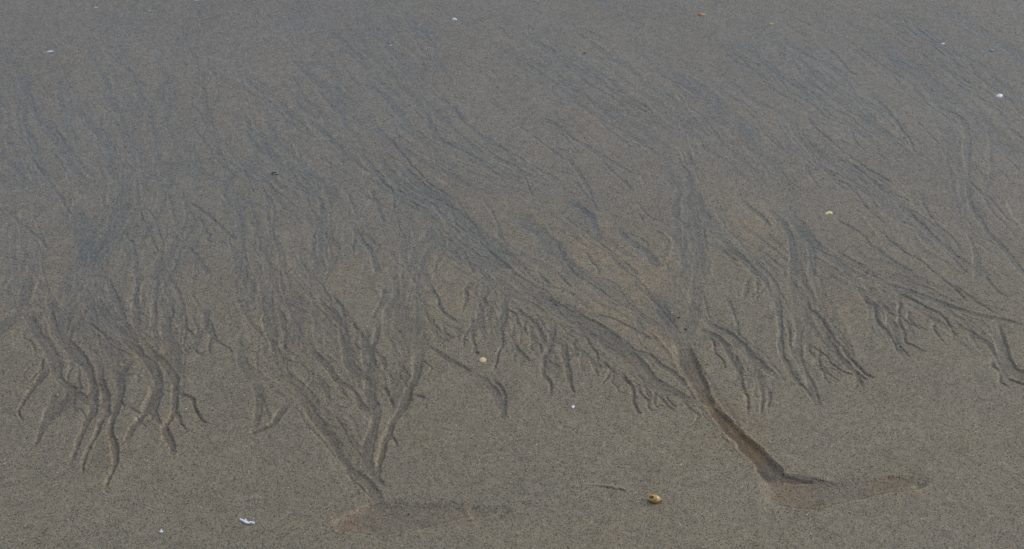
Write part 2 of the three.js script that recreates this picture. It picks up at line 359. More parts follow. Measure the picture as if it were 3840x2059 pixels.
b(10, 8, 2.75, 0.35, 1150, 1306, 1200, 1310, 1250, 1300, 1280, 1286);  // right part of this lip, sky reflection painted the same way
b(16, 12, 2.9, 0.6, 1905, 1168, 1935, 1184, 1965, 1193, 2000, 1195, 2040, 1202, 2075, 1207, 2100, 1214);

// bundles of fine strands that run on from the seep above down into the channels
const bundle = (n, spread, dep, ...p) => {
  const base = new THREE.SplineCurve(Array.from({ length: p.length / 2 }, (_, i) => { const [x, y] = toSrc(p[2 * i], p[2 * i + 1]), g = ground(x, y); return new THREE.Vector2(g.x, g.z); })), L = base.getLength();
  for (let q = 0; q < (dep < 1.1 ? n * 0.62 : n); q++) {
    const l = Math.min(1, (dep < 1.1 ? rr(0.3, 0.85) : rr(0.14, 0.5)) / L), t0 = rr(-0.05, 1.02 - l), m = Math.max(3, Math.ceil(l * L / 0.03)), off = (rnd() + rnd() + rnd() - 1.5) * (dep < 1.1 ? 2.3 : 1.35) * spread / 1000, ph = rr(0, 99), pts = [];
    for (let k = 0; k <= m; k++) { const t = clamp(t0 + l * k / m, 0, 1), a = base.getPoint(t), e = base.getTangent(t), o = off * (1 - 0.55 * t * t) + 0.011 * noise(ph + k * 0.5, q) + 0.004 * noise(ph * 3 + k * 1.3, q + 5); if (k && t <= pts.t) continue; pts.t = t; const v = new THREE.Vector2(a.x - e.y * o, a.y + e.x * o); v.s = Math.hypot(CAM_H, v.y) * 2 * TH / SX; pts.push(v); }
    if (pts.length < 3) continue;
    const kind = rnd(), far = Math.hypot(CAM_H, pts[0].y) * 2 * TH / SX;
    if (kind < 0.36) strokes.push({ kind: 'p', pts, w0: rr(16, 34), w1: rr(12, 26), depth: dep * rr(0.35, 0.7) / 1000, tint: rr(0.22, 0.5), minor: true });
    else if (kind < 0.66) strokes.push({ kind: 'r', pts, w0: rr(6, 10), w1: rr(5, 9), depth: dep * rr(0.22, 0.5) / 1000, tint: 0, minor: true });
    else { const fat = rnd() < 0.3; strokes.push({ kind: 'c', pts, w0: fat ? rr(14, 24) : rr(7, 12), w1: fat ? rr(10, 20) : rr(5, 10), depth: dep * rr(0.35, 0.75) / 1000, tint: rr(0.25, 0.5), minor: true }); }
  }
};
bundle(46, 34, 1.5, 800, 300, 880, 390, 970, 470, 1070, 530, 1160, 610, 1260, 690, 1400, 775, 1540, 840, 1650, 920, 1740, 1000);
bundle(26, 26, 1.5, 1190, 640, 1290, 720, 1420, 800, 1540, 880, 1640, 965, 1730, 1010);
bundle(14, 22, 1.2, 1240, 540, 1360, 640, 1470, 700, 1580, 780, 1650, 860, 1720, 960);
bundle(9, 26, 1.1, 1330, 460, 1440, 540, 1520, 610, 1620, 700, 1690, 800);
bundle(40, 40, 1.5, 330, 380, 320, 500, 260, 620, 210, 720, 150, 830, 170, 930);
bundle(40, 36, 1.6, 230, 620, 240, 740, 310, 830, 390, 900, 400, 980, 330, 1080);
bundle(30, 30, 1.5, 470, 480, 450, 600, 400, 700, 420, 830, 440, 950, 430, 1050);
bundle(24, 26, 1.5, 240, 740, 250, 860, 260, 980, 230, 1090);
bundle(18, 20, 1.4, 60, 560, 60, 700, 110, 820, 150, 930);
bundle(34, 34, 1.4, 590, 420, 630, 560, 650, 700, 690, 830, 740, 910, 800, 960);
bundle(30, 26, 1.6, 690, 640, 770, 740, 850, 830, 890, 930, 930, 1010, 940, 1120);
bundle(24, 22, 1.7, 640, 880, 740, 970, 830, 1060, 900, 1170, 945, 1240);
bundle(34, 34, 1.5, 1010, 470, 1040, 580, 1030, 700, 1010, 820, 1030, 910, 980, 1030, 945, 1150);
bundle(18, 22, 1.3, 780, 470, 800, 560, 800, 680, 790, 740);
bundle(24, 24, 1.5, 1240, 660, 1230, 760, 1240, 850, 1250, 920);
bundle(16, 22, 1.6, 1310, 740, 1360, 830, 1400, 920, 1440, 980);
bundle(30, 26, 1.5, 1700, 380, 1740, 470, 1750, 600, 1745, 720, 1740, 830);
bundle(20, 14, 1.8, 1690, 800, 1730, 900, 1780, 1000, 1860, 1110, 1920, 1180);
bundle(28, 30, 1.4, 1750, 480, 1830, 590, 1940, 680, 1990, 780, 2010, 880, 2050, 990);
bundle(24, 24, 1.5, 2010, 560, 2020, 680, 2060, 790, 2130, 900, 2180, 950);
bundle(22, 24, 1.5, 1760, 800, 1850, 860, 1910, 940, 1930, 1010);
bundle(44, 36, 1.4, 1990, 300, 2060, 400, 2190, 480, 2290, 560, 2400, 650, 2560, 740);
bundle(40, 34, 1.5, 2000, 600, 2130, 670, 2280, 730, 2420, 780, 2580, 820);
bundle(26, 24, 1.6, 2240, 700, 2340, 770, 2450, 840, 2520, 930);
bundle(22, 22, 1.5, 2130, 660, 2210, 760, 2260, 860, 2280, 890);
bundle(22, 26, 0.9, 2380, 250, 2430, 340, 2430, 480, 2480, 580, 2580, 680);
bundle(20, 44, 0.8, 650, 150, 760, 260, 870, 370);
bundle(36, 44, 1.0, 980, 190, 1080, 310, 1190, 390, 1340, 470, 1480, 560);
bundle(36, 44, 0.9, 1230, 60, 1400, 180, 1570, 290, 1740, 410);
bundle(36, 50, 0.9, 1560, 100, 1760, 250, 1900, 380, 2000, 520);
bundle(40, 50, 0.9, 1850, 60, 2030, 200, 2200, 330, 2370, 480);
bundle(36, 60, 0.9, 2150, 20, 2330, 160, 2500, 300, 2620, 400);
bundle(22, 60, 0.8, 120, 60, 190, 230, 280, 400, 330, 520);
bundle(18, 60, 0.8, 380, 60, 440, 230, 470, 400, 560, 540);
bundle(24, 50, 0.8, 20, 200, 60, 380, 120, 520);
bundle(26, 60, 0.8, 860, 40, 980, 160, 1080, 280);
bundle(30, 44, 1.0, 560, 240, 640, 380, 760, 480, 820, 580);

// short forked fingers that hang from the lower edge of the flows
const fingers = (n, l0, l1, dep, ...p) => {
  const base = new THREE.SplineCurve(Array.from({ length: p.length / 2 }, (_, i) => { const [x, y] = toSrc(p[2 * i], p[2 * i + 1]), g = ground(x, y); return new THREE.Vector2(g.x, g.z); }));
  const grow = (x, z, ax, az, l, w, d, forks) => {
    const m = 6, pts = [], ph = rr(0, 99); let dx = ax, dz = az;
    for (let k = 0; k <= m; k++) { const v = new THREE.Vector2(x, z); v.s = Math.hypot(CAM_H, z) * 2 * TH / SX; pts.push(v); const a = 0.75 * noise(ph + k * 0.8, ph), cx = dx * Math.cos(a) - dz * Math.sin(a), cz = dx * Math.sin(a) + dz * Math.cos(a); x += cx * l / m; z += cz * l / m; dx = 0.75 * dx + 0.25 * ax; dz = 0.75 * dz + 0.25 * az; if (forks && k === (forks > 1 ? 2 : 4)) { const s_ = rnd() < 0.5 ? 0.7 : -0.7; grow(x, z, ax * Math.cos(s_) - az * Math.sin(s_), ax * Math.sin(s_) + az * Math.cos(s_), l * rr(0.3, 0.5), w * 0.6, d * 0.8, forks - 1); } }
    strokes.push({ kind: 'c', pts, w0: w, w1: w * 0.35, depth: d, tint: rr(0.35, 0.6) });
  };
  for (let q = 0; q < n; q++) { const t = clamp((q + rr(0.1, 0.9)) / n, 0, 1), a = base.getPoint(t), e = base.getTangent(t); let ax = 0.25 * e.x + rr(-0.12, 0.32), az = 0.25 * Math.abs(e.y) + 0.9; const L = Math.hypot(ax, az); grow(a.x, a.y, ax / L, az / L, rr(l0, l1), rr(12, 24), dep * rr(0.6, 1.1) / 1000, rnd() < 0.7 ? (rnd() < 0.4 ? 2 : 1) : 0); }
};
fingers(9, 0.05, 0.12, 2.2, 1170, 690, 1230, 750, 1290, 790, 1370, 830);
fingers(12, 0.03, 0.09, 2.2, 1380, 830, 1460, 880, 1560, 930, 1640, 975, 1720, 1000);
fingers(4, 0.05, 0.11, 2.3, 1760, 830, 1800, 850, 1860, 900, 1910, 950);
fingers(4, 0.05, 0.12, 2.4, 1960, 770, 2000, 830, 2060, 860, 2130, 900);
fingers(4, 0.05, 0.11, 2.3, 2170, 730, 2230, 760, 2330, 790, 2430, 850, 2500, 890);
fingers(9, 0.05, 0.13, 2.0, 330, 700, 400, 760, 470, 790, 520, 800);
fingers(7, 0.05, 0.12, 2.4, 60, 800, 130, 870, 210, 930, 300, 960, 390, 960);
fingers(8, 0.05, 0.12, 1.9, 600, 830, 680, 880, 740, 900, 830, 960);
fingers(8, 0.04, 0.11, 2.0, 870, 800, 920, 850, 980, 900, 1050, 900);
fingers(5, 0.04, 0.09, 2.0, 1050, 770, 1110, 810, 1180, 830);
fingers(6, 0.04, 0.10, 1.5, 880, 560, 960, 620, 1040, 680);
fingers(6, 0.04, 0.10, 1.4, 470, 520, 540, 580, 640, 640);
fingers(5, 0.04, 0.09, 1.6, 1780, 610, 1850, 640, 1930, 690);

// a shallow scour with contact shadow painted as dark tint under each thing here: photograph x, y, width
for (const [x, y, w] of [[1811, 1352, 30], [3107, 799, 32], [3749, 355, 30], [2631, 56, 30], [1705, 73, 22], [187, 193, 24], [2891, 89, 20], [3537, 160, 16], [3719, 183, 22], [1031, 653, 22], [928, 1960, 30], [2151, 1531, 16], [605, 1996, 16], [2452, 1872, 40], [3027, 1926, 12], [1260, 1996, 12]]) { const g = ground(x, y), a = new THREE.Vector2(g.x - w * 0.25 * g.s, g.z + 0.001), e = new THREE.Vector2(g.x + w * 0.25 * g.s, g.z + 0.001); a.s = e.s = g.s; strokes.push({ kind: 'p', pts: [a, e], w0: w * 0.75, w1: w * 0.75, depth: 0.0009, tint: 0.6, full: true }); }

// many faint minor rills between the traced ones, following the same fall of the water
{
  const segs = [];
  for (const s of strokes) if (s.kind !== 'r' && !s.full) for (let i = 0; i + 1 < s.pts.length; i++) {
    const a = s.pts[i], d = s.pts[i + 1].clone().sub(a), l = d.length(); if (l > 1e-4) segs.push({ x: a.x + d.x / 2, z: a.y + d.y / 2, dx: d.x / l, dz: d.y / l, l });
  }
  const dir = (x, z) => { let dx = 0, dz = 0; for (const s of segs) { const q = (s.x - x) ** 2 + (s.z - z) ** 2, w = s.l / (q * q + 1e-4); dx += s.dx * w; dz += s.dz * w; } const l = Math.hypot(dx, dz) || 1; return [dx / l, dz / l]; };
  for (let n = 0; n < 420; n++) {
    const gx = rr(-500, 3080), gy = rr(-380, 900), end = gx < 600 ? 820 : gx < 1100 ? 760 : gx < 1700 ? 720 : 640;
    if (gy > end) continue;
    const g = ground(gx * SX / 2576, gy * SX / 2576), near = clamp((gy + 100) / 700, 0, 1);
    let x = g.x, z = g.z; const pts = [], steps = 3 + Math.floor(rnd() * 5), wob = rr(-0.25, 0.25);
    for (let k = 0; k < steps; k++) { const v = new THREE.Vector2(x, z); v.s = g.s; pts.push(v); const [dx, dz] = dir(x, z), a = wob + 0.3 * noise(x * 14 + 7, z * 14); x += (dx * Math.cos(a) - dz * Math.sin(a)) * 0.028; z += (dx * Math.sin(a) + dz * Math.cos(a)) * 0.028; }
    const wide = rnd() < 0.25;
    strokes.push({ kind: rnd() < 0.35 ? 'r' : wide ? 'p' : 'c', pts, w0: wide ? rr(20, 40) : rr(7, 14), w1: wide ? rr(12, 30) : rr(5, 10), depth: (wide ? rr(0.3, 0.8) : rr(0.4, 1.0)) * (0.5 + 0.7 * near) / 1000, tint: wide ? rr(0.1, 0.35) : rr(0.05, 0.2), minor: true });
  }
}

// ---------------------------------------------------------------- the sand sheet: one grid, fine where the photograph looks, stretching to the horizon
const X0 = 1.16, NX = 1400, OUT = 46;
const zOf = (gy) => ground(1920, gy * SX / 2576).z;
const xs = [], zs = [];
{
  const out = []; for (let i = 1, s = 0.002, x = X0; i <= OUT; i++) { s *= 1.3; x += s; out.push(Math.min(x, 900)); }
  for (let i = out.length - 1; i >= 0; i--) xs.push(-out[i]);
  for (let i = 0; i <= NX; i++) xs.push(-X0 + 2 * X0 * i / NX);
  for (const x of out) xs.push(x);
  const NZ = 800, near = zOf(1381 + 30), far = zOf(-30), a = Math.atan2(-near, CAM_H), e = Math.atan2(-far, CAM_H), fine = [];
  for (let i = 0; i <= NZ; i++) fine.push(-CAM_H * Math.tan(a + (e - a) * i / NZ));
  const o1 = []; for (let i = 1, s = 0.0018, z = near; i <= 44; i++) { s *= 1.3; z += s; o1.push(z); }
  const o2 = []; for (let i = 1, s = 0.004, z = far; i <= 44; i++) { s *= 1.3; z -= s; o2.push(z); }
  for (let i = o1.length - 1; i >= 0; i--) zs.push(o1[i]);
  zs.push(...fine, ...o2);
}
const NXT = xs.length, NZT = zs.length, N = NXT * NZT;
const lower = (arr, v, asc) => { let lo = 0, hi = arr.length - 1; while (lo < hi) { const m = (lo + hi) >> 1; if (asc ? arr[m] < v : arr[m] > v) lo = m + 1; else hi = m; } return lo; };
const depth = new Float32Array(N), rim = new Float32Array(N), tintA = new Float32Array(N), ridge = new Float32Array(N), streak = new Float32Array(N), sheet = new Float32Array(N);
const wx = new Float32Array(N), wz = new Float32Array(N);                      // crumbling of the banks: small wander of the sampled place
for (let j = 0; j < NZT; j++) for (let i = 0; i < NXT; i++) {
  const k = j * NXT + i, x = xs[i], z = zs[j];
  if (Math.abs(x) > 1.6 || z > -1 || z < -4) continue;
  wx[k] = 0.0019 * noise(x * 50, z * 50) + 0.0009 * noise(x * 160 + 31, z * 160) + 0.0007 * noise(x * 420, z * 420 + 5);
  wz[k] = 0.0019 * noise(x * 50 + 91, z * 50 + 17) + 0.0009 * noise(x * 160 + 77, z * 160 + 3) + 0.0007 * noise(x * 420 + 9, z * 420 + 55);
}
for (const [si, s] of strokes.entries()) {
  const curve = new THREE.SplineCurve(s.pts), len = curve.getLength(), n = Math.max(2, Math.ceil(len / 0.004)), line = curve.getPoints(n);
  const sc = s.pts.map((p) => p.s);
  const width = (t) => { const f = t * (sc.length - 1), i = Math.min(sc.length - 2, Math.floor(f)), ps = sc[i] + (sc[i + 1] - sc[i]) * (f - i); return 0.5 * (s.w0 + (s.w1 - s.w0) * t) * ps * (1 + 0.36 * noise(t * len * 22 + si * 13, si) + 0.1 * noise(t * len * 90 + si * 5, si)); };
  const thin = s.kind === 'c' && Math.max(s.w0, s.w1) < 15, flip = hash(si, 77) < 0.28 ? -1 : 1;
  const bank0 = clamp(s.depth * 0.38, 0.0007, 0.005) + 0.0003, pool = s.kind === 'p';
  for (let q = 0; q < n; q++) {
    const a = line[q], e = line[q + 1], t0 = q / n, t1 = (q + 1) / n, h0 = width(t0), h1 = width(t1), bank = pool ? Math.max(bank0, (s.minor ? 0.6 : 0.36) * Math.min(h0, h1)) : bank0, R = Math.max(h0, h1) + bank * (thin ? 4 : 2.5) + 0.004;
    const i0 = lower(xs, Math.min(a.x, e.x) - R, true), i1 = lower(xs, Math.max(a.x, e.x) + R, true), j0 = lower(zs, Math.max(a.y, e.y) + R, false), j1 = lower(zs, Math.min(a.y, e.y) - R, false);
    const ex = e.x - a.x, ez = e.y - a.y, L2 = ex * ex + ez * ez || 1e-12;
    for (let j = j0; j <= j1; j++) for (let i = i0; i <= i1; i++) {
      const k = j * NXT + i, x = xs[i] + wx[k] - a.x, z = zs[j] + wz[k] - a.y;
      let u = (x * ex + z * ez) / L2; u = u < 0 ? 0 : u > 1 ? 1 : u;
      const dist = Math.hypot(x - u * ex, z - u * ez), t = t0 + (t1 - t0) * u, hw = h0 + (h1 - h0) * u;
      const fade = s.full ? 1 : s.minor ? sstep(0, 0.3, t) * sstep(0, 0.35, 1 - t) : sstep(-0.02, pool ? 0.35 : Math.min(0.4, 0.1 + 2 * (h0 + h1) / len), t) * (0.35 + 0.65 * sstep(0, 0.1, 1 - t));
      const side = (ex * z - ez * x) * flip < 0 ? 1 : -1, along = t * len;
      const vary = 0.5 + 0.5 * noise(along * 24 + si * 3.1, side * 5 + si), bk = pool ? bank : side > 0 ? bank * (1 + 0.5 * vary) : bank * (thin ? 2.2 + 2.4 * vary : (s.depth > 0.004 ? 0.7 : 0.8) + (s.depth > 0.004 ? 0.4 : 1.0) * vary);
      const f = 1 - sstep(Math.max(0, hw - bk * 0.7), hw + bk * 0.6, dist);
      if (s.kind !== 'r') {
        const d = s.depth * fade * f; if (pool) { if (d > sheet[k]) { sheet[k] = d; if (depth[k] < d * 0.4) streak[k] = noise(side * dist * 260 + si * 7, along * 14 + si) * f * fade * clamp(hw * 160, 0, 1); } } else if (d > depth[k]) { depth[k] = d; streak[k] = hw > 0.003 ? noise(side * dist * 330 + si * 7, along * 16 + si) * f * fade * clamp(hw * 160, 0, 1) : 0; }
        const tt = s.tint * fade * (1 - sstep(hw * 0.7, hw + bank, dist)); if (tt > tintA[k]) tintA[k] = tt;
        const g = (dist - hw) / (bank * 1.3), rm = g > -0.35 && !pool && (side > 0 || !thin) ? Math.min(0.0003, s.depth * 0.09) * fade * Math.exp(-((g - 0.7) ** 2) * 2.2) : 0; if (rm > rim[k]) rim[k] = rm;
      } else { const d = s.depth * fade * Math.exp(-((dist / (hw * 0.8 + 0.001)) ** 2)); if (d > ridge[k]) ridge[k] = d; }
    }
  }
}
const hollowD = new Float32Array(N), hollowT = new Float32Array(N);
for (const h of hollows) {
  const R = 0.03, bx = h.v.map((p) => p.x), bz = h.v.map((p) => p.y);
  const i0 = lower(xs, Math.min(...bx) - R, true), i1 = lower(xs, Math.max(...bx) + R, true), j0 = lower(zs, Math.max(...bz) + R, false), j1 = lower(zs, Math.min(...bz) - R, false);
  for (let j = j0; j <= j1; j++) for (let i = i0; i <= i1; i++) {
    const k = j * NXT + i, x = xs[i] + wx[k] + 0.004 * noise(xs[i] * 30, zs[j] * 30), z = zs[j] + wz[k] + 0.004 * noise(xs[i] * 30 + 9, zs[j] * 30); let inside = false, best = 1;
    for (let m = 0, n = h.v.length, p = n - 1; m < n; p = m++) {
      const A = h.v[m], B = h.v[p];
      if ((A.y > z) !== (B.y > z) && x < (B.x - A.x) * (z - A.y) / (B.y - A.y) + A.x) inside = !inside;
      const ex = B.x - A.x, ez = B.y - A.y, u = clamp(((x - A.x) * ex + (z - A.y) * ez) / (ex * ex + ez * ez), 0, 1);
      best = Math.min(best, Math.hypot(x - A.x - u * ex, z - A.y - u * ez));
    }
    const sd = inside ? best : -best, f = sstep(-0.004, h.edge, sd);
    if (h.depth * f > hollowD[k]) hollowD[k] = h.depth * f;
    if (h.tint * f > hollowT[k]) hollowT[k] = h.tint * f;
  }
}
// iron stained and dark mineral patches: [whole-frame tracing x, y, radius px, strength], positive = rusty
const lobes = [[1530, 630, 90, 1], [1470, 600, 60, 0.8], [1900, 575, 100, 1], [1640, 700, 80, 0.8], [1550, 780, 70, 0.9], [1640, 840, 50, 1], [1690, 890, 36, 0.9], [1130, 730, 90, 0.5], [880, 700, 60, 0.5], [1420, 690, 60, 0.6], [1870, 660, 70, 0.5], [2140, 800, 90, 0.4], [1100, 400, 90, 0.4], [620, 300, 140, 0.4], [1600, 300, 160, 0.35], [2100, 640, 60, 0.4]].map(([x, y, q, a]) => { const g = ground(x * SX / 2576, y * SX / 2576); return [g.x, g.z, q * SX / 2576 * g.s, a]; });
const patches = [[1530, 620, 60, 0.25], [1640, 845, 30, 0.4], [350, 890, 60, 0.7], [420, 900, 40, 0.5], [1750, 920, 36, 0.7], [1780, 990, 42, 1.1], [1820, 1040, 46, 1.3], [1865, 1095, 48, 1.4], [1905, 1145, 50, 1.5], [865, 1308, 45, 0.7], [960, 1290, 90, 0.3], [1990, 1210, 90, 0.7], [2250, 1210, 90, 0.5], [1140, 1285, 80, 0.35], [430, 1060, 40, 0.6], [280, 1120, 50, 0.4], [950, 1150, 30, 0.5], [2000, 700, 60, 0.2], [700, 850, 60, 0.25]]
  .map(([x, y, q, a]) => { const g = ground(x * SX / 2576, y * SX / 2576); return [g.x, g.z, q * SX / 2576 * g.s, a]; });
const blues = [[230, 640, 70, 0.8], [260, 590, 60, 0.5], [1060, 500, 70, 0.3], [1150, 600, 60, 0.3], [1680, 780, 55, 1.0], [440, 670, 55, 0.6], [1470, 530, 50, 0.5], [2010, 610, 60, 0.5], [230, 790, 60, 0.7], [690, 620, 50, 0.3], [1220, 660, 60, 0.6], [740, 40, 90, 0.4], [2330, 90, 120, 0.4], [640, 740, 50, 0.4]]
  .map(([x, y, q, a]) => { const g = ground(x * SX / 2576, y * SX / 2576); return [g.x, g.z, q * SX / 2576 * g.s, a]; });

const pos = new Float32Array(N * 3), nor = new Float32Array(N * 3), uv = new Float32Array(N * 2), col = new Float32Array(N * 3), hgt = new Float32Array(N);
const GRAIN = 0.95;                       // metres per repeat of the grain texture
for (let j = 0; j < NZT; j++) for (let i = 0; i < NXT; i++) {
  const k = j * NXT + i, x = xs[i], z = zs[j], near = Math.abs(x) < 1.6 && z < -1 && z > -4 ? 1 : 0;
  const big = 0.0035 * noise(x * 2.1, z * 2.1) + 0.0016 * noise(x * 6 + 4, z * 6) + 0.0007 * noise(x * 17, z * 17);
  let h = big;
  if (near) h += 0.00022 * noise(x * 60, z * 60) + 0.00016 * noise(x * 230, z * 230) + 0.00012 * (hash(i, j) - 0.5) * 2;
  const D = depth[k] + 0.75 * sheet[k] + hollowD[k] * (1 - 0.5 * clamp(depth[k] / 0.01, 0, 1));
  h += -D + streak[k] * Math.min(0.0008, 0.34 * Math.max(depth[k], 0.7 * sheet[k])) + rim[k] * clamp(1 - depth[k] / 0.0006, 0, 1) + ridge[k];
  hgt[k] = h;
}
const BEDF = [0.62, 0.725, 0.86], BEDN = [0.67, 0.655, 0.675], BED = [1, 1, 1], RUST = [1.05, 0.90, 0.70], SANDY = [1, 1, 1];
for (let j = 0; j < NZT; j++) for (let i = 0; i < NXT; i++) {
  const k = j * NXT + i, x = xs[i], z = zs[j], i0 = Math.max(0, i - 1), i1 = Math.min(NXT - 1, i + 1), j0 = Math.max(0, j - 1), j1 = Math.min(NZT - 1, j + 1);
  const dhx = (hgt[j * NXT + i1] - hgt[j * NXT + i0]) / (xs[i1] - xs[i0]), dhz = (hgt[j1 * NXT + i] - hgt[j0 * NXT + i]) / (zs[j1] - zs[j0]), l = Math.hypot(dhx, 1, dhz);
  pos.set([x, hgt[k], z], k * 3); nor.set([-dhx / l, 1 / l, -dhz / l], k * 3); uv.set([x / GRAIN, z / GRAIN], k * 2);
  let rust = 0, blue = 0, tan = 0;
  if (Math.abs(x) < 1.3 && z < -1 && z > -4) {
    for (const [px, pz, q, a] of patches) { const d = ((x - px) ** 2 + ((z - pz) * 0.7) ** 2) / (q * q); if (d < 4) rust += a * Math.exp(-d * 1.4); }
    for (const [px, pz, q, a] of blues) { const d = ((x - px) ** 2 + ((z - pz) * 0.7) ** 2) / (q * q); if (d < 4) blue += a * Math.exp(-d * 1.4); }
    for (const [px, pz, q, a] of lobes) { const d = ((x - px) ** 2 + ((z - pz) * 0.7) ** 2) / (q * q); if (d < 4) tan += a * Math.exp(-d * 1.4); }
    tan = Math.min(1.2, tan) * (0.8 + 0.5 * noise(x * 45, z * 25)) * (1 - 0.8 * clamp(tintA[k] * 1.6, 0, 1));
  }
  if (z > -1.95) rust *= 0.25 + 0.75 * clamp((depth[k] + hollowD[k]) / 0.004, 0, 1);
  const mott = 0.5 + 0.5 * noise(x * 9 + 3, z * 9 + 8), fine = noise(x * 38 + 2, z * 38), tiny = hash(i * 3 + 1, j * 7 + 2) - 0.5, spot = noise(x * 130, z * 130);
  const m2 = noise(x * 4 + 7, z * 4 + 2), m3 = noise(x * 22 + 5, z * 13), sheenMineral = sstep(-1.7, -2.8, z + 0.3 * Math.min(x, 0.2));  // far sand bluer: sky sheen painted into the colour, plus more dark mineral
  const t = clamp(Math.max(tintA[k] * (1 + 0.35 * streak[k]), hollowT[k] * 1.15) + 0.5 * blue + (0.22 * (mott - 0.5) + 0.13 * m2 + 0.10 * m3 + 0.07 * fine) * (0.6 + 0.35 * sheenMineral) + 0.12 * sheenMineral, -0.15, 1.35), ru = clamp(rust * (0.75 + 0.5 * fine), 0, 1.7);
  const lum = 1 + 0.05 * fine + 0.07 * (mott - 0.5) + 0.09 * spot + 0.07 * noise(x * 300, z * 220 + 4) + (0.16 + 0.14 * sheenMineral) * tiny;
  const litRim = clamp(rim[k] / 0.00028, 0, 1) * clamp(1 - depth[k] / 0.0008, 0, 1) + 0.6 * clamp(ridge[k] / 0.001, 0, 1);  // sunlit bank edges and ridges painted paler into the sand colour
  for (let q = 0; q < 3; q++) {
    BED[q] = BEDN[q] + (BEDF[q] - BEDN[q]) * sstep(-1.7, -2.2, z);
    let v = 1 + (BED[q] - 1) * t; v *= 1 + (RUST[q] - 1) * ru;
    col[k * 3 + q] = v * lum * (1 + tan * [0.19, 0.11, 0.0][q]) * (1 + sheenMineral * [0.0, 0.055, 0.215][q]) * (1 + litRim * [0.30, 0.25, 0.16][q]) * (q === 0 ? 1 + 0.02 * (mott - 0.5) : q === 2 ? 1 - 0.05 * (mott - 0.5) : 1);
  }
}
const idx = new Uint32Array((NXT - 1) * (NZT - 1) * 6);
for (let j = 0, o = 0; j + 1 < NZT; j++) for (let i = 0; i + 1 < NXT; i++, o += 6) { const a = j * NXT + i, e = a + 1, f = a + NXT, g = f + 1; idx[o] = a; idx[o + 1] = e; idx[o + 2] = f; idx[o + 3] = e; idx[o + 4] = g; idx[o + 5] = f; }
const heightAt = (x, z) => { const i = clamp(lower(xs, x, true) - 1, 0, NXT - 2), j = clamp(lower(zs, z, false) - 1, 0, NZT - 2), u = (x - xs[i]) / (xs[i + 1] - xs[i]), v = (z - zs[j]) / (zs[j + 1] - zs[j]), k = j * NXT + i; return (hgt[k] * (1 - u) + hgt[k + 1] * u) * (1 - v) + (hgt[k + NXT] * (1 - u) + hgt[k + NXT + 1] * u) * v; };

// grain texture: half a million overlapping grains of quartz, dark mineral, rusty and pale shell sand
const SZ = 2048, gmap = new Uint8Array(SZ * SZ * 4), bmap = new Uint8Array(SZ * SZ);
{
  const lin = new Float32Array(SZ * SZ * 3).fill(0.2);
  for (let n = 0; n < 760000; n++) {
    const cx = rnd() * SZ, cy = rnd() * SZ, p = rnd(), q = rnd();
    let rad = rr(0.9, 1.6), R, G, B;
    if (p < 0.18) { const v = rr(0.03, 0.085); R = v; G = v; B = v * 1.02; rad = rr(1.1, 1.9); }
    else if (p < 0.26) { const v = rr(0.12, 0.2); R = v * 1.12; G = v * 0.93; B = v * 0.7; }
    else if (p < 0.285) { const v = rr(0.42, 0.62); R = v; G = v; B = v; rad *= 0.8; }
    else { const v = rr(0.19, 0.30); R = v * (1.02 + 0.08 * q); G = v; B = v * (0.92 - 0.14 * q); }
    const top = 90 + 130 * rnd();
    for (let y = Math.floor(cy - rad); y <= cy + rad; y++) for (let x = Math.floor(cx - rad); x <= cx + rad; x++) {
      const d = Math.hypot(x + 0.5 - cx, y + 0.5 - cy); if (d > rad) continue;
      const k = (((y + SZ) % SZ) * SZ + (x + SZ) % SZ);
      lin[k * 3] = R; lin[k * 3 + 1] = G; lin[k * 3 + 2] = B; bmap[k] = top * Math.sqrt(1 - (d / (rad + 0.3)) ** 2);
    }
  }
  for (let k = 0; k < SZ * SZ; k++) { for (let q = 0; q < 3; q++) { const v = lin[k * 3 + q]; gmap[k * 4 + q] = Math.round(255 * (v < 0.0031308 ? v * 12.92 : 1.055 * Math.pow(v, 1 / 2.4) - 0.055)); } gmap[k * 4 + 3] = 255; }
}
const tex = (data, fmt, srgb) => { const t = new THREE.DataTexture(data, SZ, SZ, fmt); t.wrapS = t.wrapT = THREE.RepeatWrapping; t.magFilter = THREE.LinearFilter; t.minFilter = THREE.LinearMipmapLinearFilter; t.generateMipmaps = true; if (srgb) t.colorSpace = THREE.SRGBColorSpace; t.needsUpdate = true; return t; };
const sandMat = new THREE.MeshPhysicalMaterial({ name: 'wet_sand', map: tex(gmap, THREE.RGBAFormat, true), bumpMap: tex(bmap, THREE.RedFormat, false), bumpScale: 0.00028, vertexColors: true, roughness: 1, specularIntensity: 1.0 });
sandMat.color.setRGB(1.045, 0.88, 0.63);
{ // how wet the surface is: sheen in the beds, the hollows and towards the seep above the rills, duller on the drained sand below
  const n = 1024, d = new Uint8Array(n * n * 4).fill(255), ci = [], rj = [];
  for (let q = 0; q < n; q++) { ci.push(clamp(lower(xs, -2 + 4 * (q + 0.5) / n, true), 0, NXT - 1)); rj.push(clamp(lower(zs, -1 - 3 * (q + 0.5) / n, false), 0, NZT - 1)); }
  for (let j = 0; j < n; j++) for (let i = 0; i < n; i++) {
    const z = -1 - 3 * j / n, x = -2 + 4 * i / n, k = rj[j] * NXT + ci[i], wet = clamp(tintA[k] + 0.9 * hollowT[k], 0, 1);
    d[(j * n + i) * 4 + 1] = 255 * clamp(0.60 - 0.22 * sstep(-1.6, -2.6, z) - 0.24 * wet + 0.06 * noise(x * 5, z * 5) + 0.05 * noise(x * 14, z * 14), 0.2, 0.75);
  }
  const t = new THREE.DataTexture(d, n, n, THREE.RGBAFormat); t.magFilter = THREE.LinearFilter; t.channel = 1; t.needsUpdate = true; sandMat.roughnessMap = t;
}
